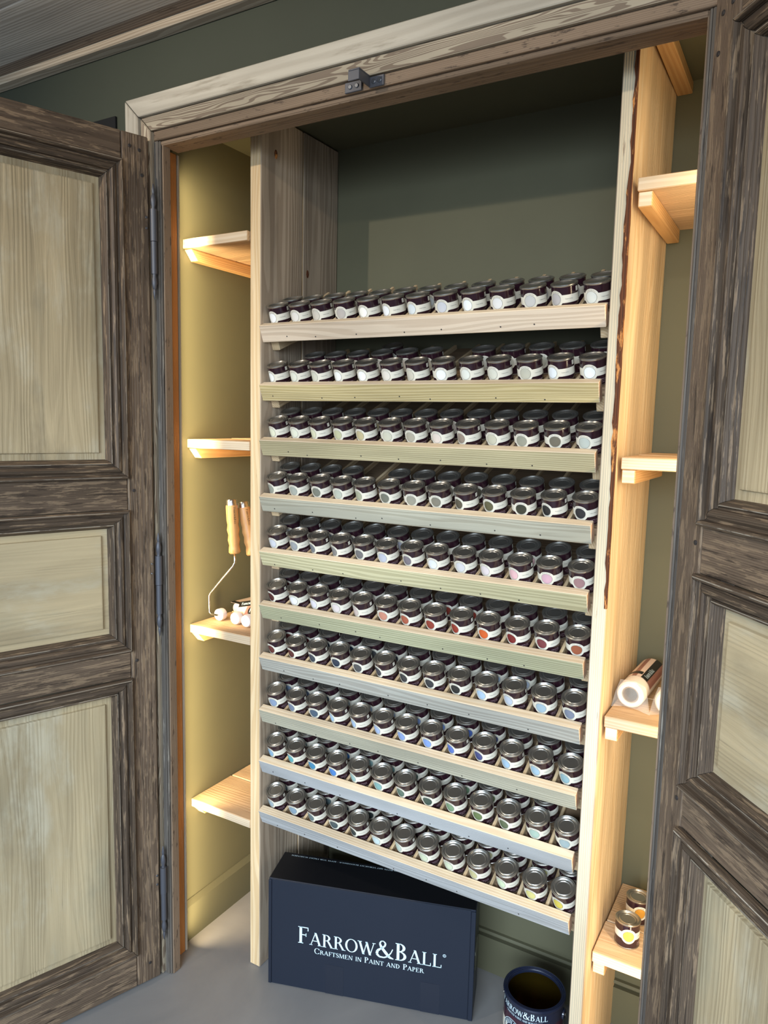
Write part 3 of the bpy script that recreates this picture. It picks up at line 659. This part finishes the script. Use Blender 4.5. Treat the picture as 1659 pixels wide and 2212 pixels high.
# ------------------------------------------------------------------ roller tools on the third side shelf
ZS = .9384
HPROF = [(r*1.22, z) for r, z in [(0, 0), (.0105, 0), (.013, .004), (.0125, .014), (.0112, .024), (.0135, .038), (.0116, .052), (.0140, .066), (.0122, .080), (.0135, .092), (.0135, .128), (.0130, .134)]]
def roller_frame(loc, label, wire, lean):
    o = empty('paint_roller', loc, label=label, cat='paint roller', group='upright paint rollers')
    hb = Vector(wire[-1]); q = (0, math.atan2(lean, .142), 0)
    h = empty('handle', hb, q); h.parent = o
    link('grip', lathe('grip', HPROF, 24, True, 60), h, mats=MAT['handle'])
    link('ferrule', lathe('ferrule', [(.0150, .132), (.0150, .147), (.0135, .1495), (0, .150)], 24), h, mats=MAT['steel'])
    link('lettering', text_mesh('lettering', [('Farrow&Ball', .006, 0, 0, 'l', .046)], lambda x, y: (.0168*math.cos(-.62+y/.0165), .0168*math.sin(-.62+y/.0165), .128-x)), h, mats=MAT['black'])
    link('wire_arm', tube('wire_arm', wire, .0031, 10), o, mats=MAT['steel'])
    link('foam_sleeve', lathe('foam_sleeve', [(0, .004), (.005, .003), (.007, 0), (.013, 0), (.0168, .004), (.0172, .008), (.0172, .018), (.0165, .021), (.013, .022), (0, .022)], 24), o, (0, 0, .0172), (-PI/2, 0, 0), MAT['white'])
    return o
W1 = [(.004, -.002, .018), (-.022, -.004, .018), (-.028, -.004, .024), (-.0285, -.004, .045), (-.029, -.004, .071), (-.024, -.004, .080), (.022, -.004, .128), (.062, -.004, .168), (.0685, -.004, .178), (.0675, -.004, .203)]
roller_frame((-.2096, .066, ZS), 'wooden-handled mini roller standing nearest the olive wall', W1, -.011)
W2 = [(0, -.002, .018), (.010, -.006, .018), (.014, -.006, .026), (.014, -.006, .09), (.008, -.006, .115), (-.020, -.006, .165), (-.043, -.006, .186), (-.048, -.006, .197)]
roller_frame((-.062, .104, ZS), 'wooden-handled mini roller half hidden behind the upright', W2, -.0325)
pk = empty('roller_pack', (-.128, .062, ZS), label='pack of two white foam mini rollers with black printed header', cat='roller pack')
for x, y in ((-.0165, 0), (.0260, -.004)):
    link('foam_sleeve', lathe('foam_sleeve', [(0, .003), (.004, .003), (.006, .001), (.011, 0), (.0160, .002), (.0178, .007), (.0178, .018), (.012, .022), (0, .022)], 24), pk, (x, y, .0178), (-PI/2, 0, 0), MAT['white'])
card = empty('header_card', (-.004, .036, .037), (math.radians(48), math.radians(-14), 0)); card.parent = pk
plank('card', -.034, .060, -.030, .030, 0, .001, MAT['print'], card, 0)
plank('black_band', -.034, .060, .012, .030, .001, .0016, MAT['black'], card, 0)
plank('black_edge', -.034, .060, -.030, -.020, .001, .0016, MAT['black'], card, 0)
link('roundel', disc_cyl('roundel', .0165, .001, 28), card, (.026, -.004, .0012), None, MAT['black'])
link('lettering', text_mesh('lettering', [('Farrow & Ball', .0085, .012, .0165, 'c', .070), ('FB', .014, .026, -.011, 'c', None)], lambda x, y: (x, y, .0028)), card, mats=MAT['boxink'])
p2 = empty('roller_pack', (-.226, .150, ZS), (0, 0, -.1), label='flat wrapped roller refill lying behind the upright paint roller', cat='roller pack')
link('foam_sleeve', lathe('foam_sleeve', [(0, 0), (.011, 0), (.0165, .004), (.0165, .12), (0, .122)], 20), p2, (.010, 0, .0165), (-PI/2, 0, 0), MAT['white'])
plank('card', -.012, .060, .0, .13, .0335, .0345, MAT['print'], p2, 0); plank('black_edge', -.012, .060, -.001, .016, .0345, .0350, MAT['black'], p2, 0)

# ------------------------------------------------------------------ wrapped roller sleeves on the other side shelf
def sleeve_pack(loc, rz, label):
    o = empty('roller_sleeve', loc, (0, 0, rz), label=label, cat='roller sleeve', group='wrapped roller sleeves')
    R, L = .0285, .19
    link('nap', lathe('nap', [(.0165, .006), (.018, .001), (.024, 0), (.0275, .004), (R, .012), (R, L-.01), (.024, L), (.0165, L)], 32), o, (0, 0, R), (-PI/2, 0, 0), MAT['foam'])
    link('core', lathe('core', [(.0165, .004), (.0160, L), (.0145, L), (.0145, .004), (.0165, .004)], 28), o, (0, 0, R), (-PI/2, 0, 0), MAT['shelf'])
    def sheet(name, y0, y1, a0, a1, dr, m):
        vs, fs = [], []
        for k in range(17):
            a = a0+(a1-a0)*k/16; vs += [((R+dr)*math.sin(a), y0, R+(R+dr)*math.cos(a)), ((R+dr)*math.sin(a), y1, R+(R+dr)*math.cos(a))]
        for k in range(16): fs.append((2*k, 2*k+2, 2*k+3, 2*k+1))
        return link(name, mesh(name, vs, fs, True), o, mats=m)
    sheet('wrapper_print', .048, L, -1.7, 1.5, .0006, MAT['print'])
    sheet('black_band', .065, .083, -1.7, .25, .0010, MAT['black'])
    sheet('black_band', .048, L, .30, .85, .0010, MAT['black'])
    q = lambda x, y: ((R+.0014)*math.sin(.38+y/R), .062+x, R+(R+.0014)*math.cos(.38+y/R))
    link('lettering', text_mesh('lettering', [('Farrow & Ball', .009, 0, 0, 'l', .062)], lambda x, y: q(x, .0105-y)), o, mats=MAT['boxink'])
    # loose film gathered below the open end
    fl = [(-.034, -.012, .0005), (-.012, -.004, .004), (.016, -.006, .003), (.046, -.016, .0005), (-.030, .0, .030), (-.012, -.003, .034), (.014, -.003, .036), (.036, .004, .026), (-.024, .012, .055), (-.008, .004, .0585), (.010, .004, .0585), (.028, .012, .048)]
    link('film', mesh('film', fl, [(0, 1, 5, 4), (1, 2, 6, 5), (2, 3, 7, 6), (4, 5, 9, 8), (5, 6, 10, 9), (6, 7, 11, 10)], True), o, mats=MAT['film'])
    return o
sleeve_pack((.9225, .085, .9245), -.05, 'cream roller sleeve in printed clear wrapper, open end facing out')
sleeve_pack((1.000, .080, .9245), -.05, 'second wrapped roller sleeve mostly hidden behind the near door')
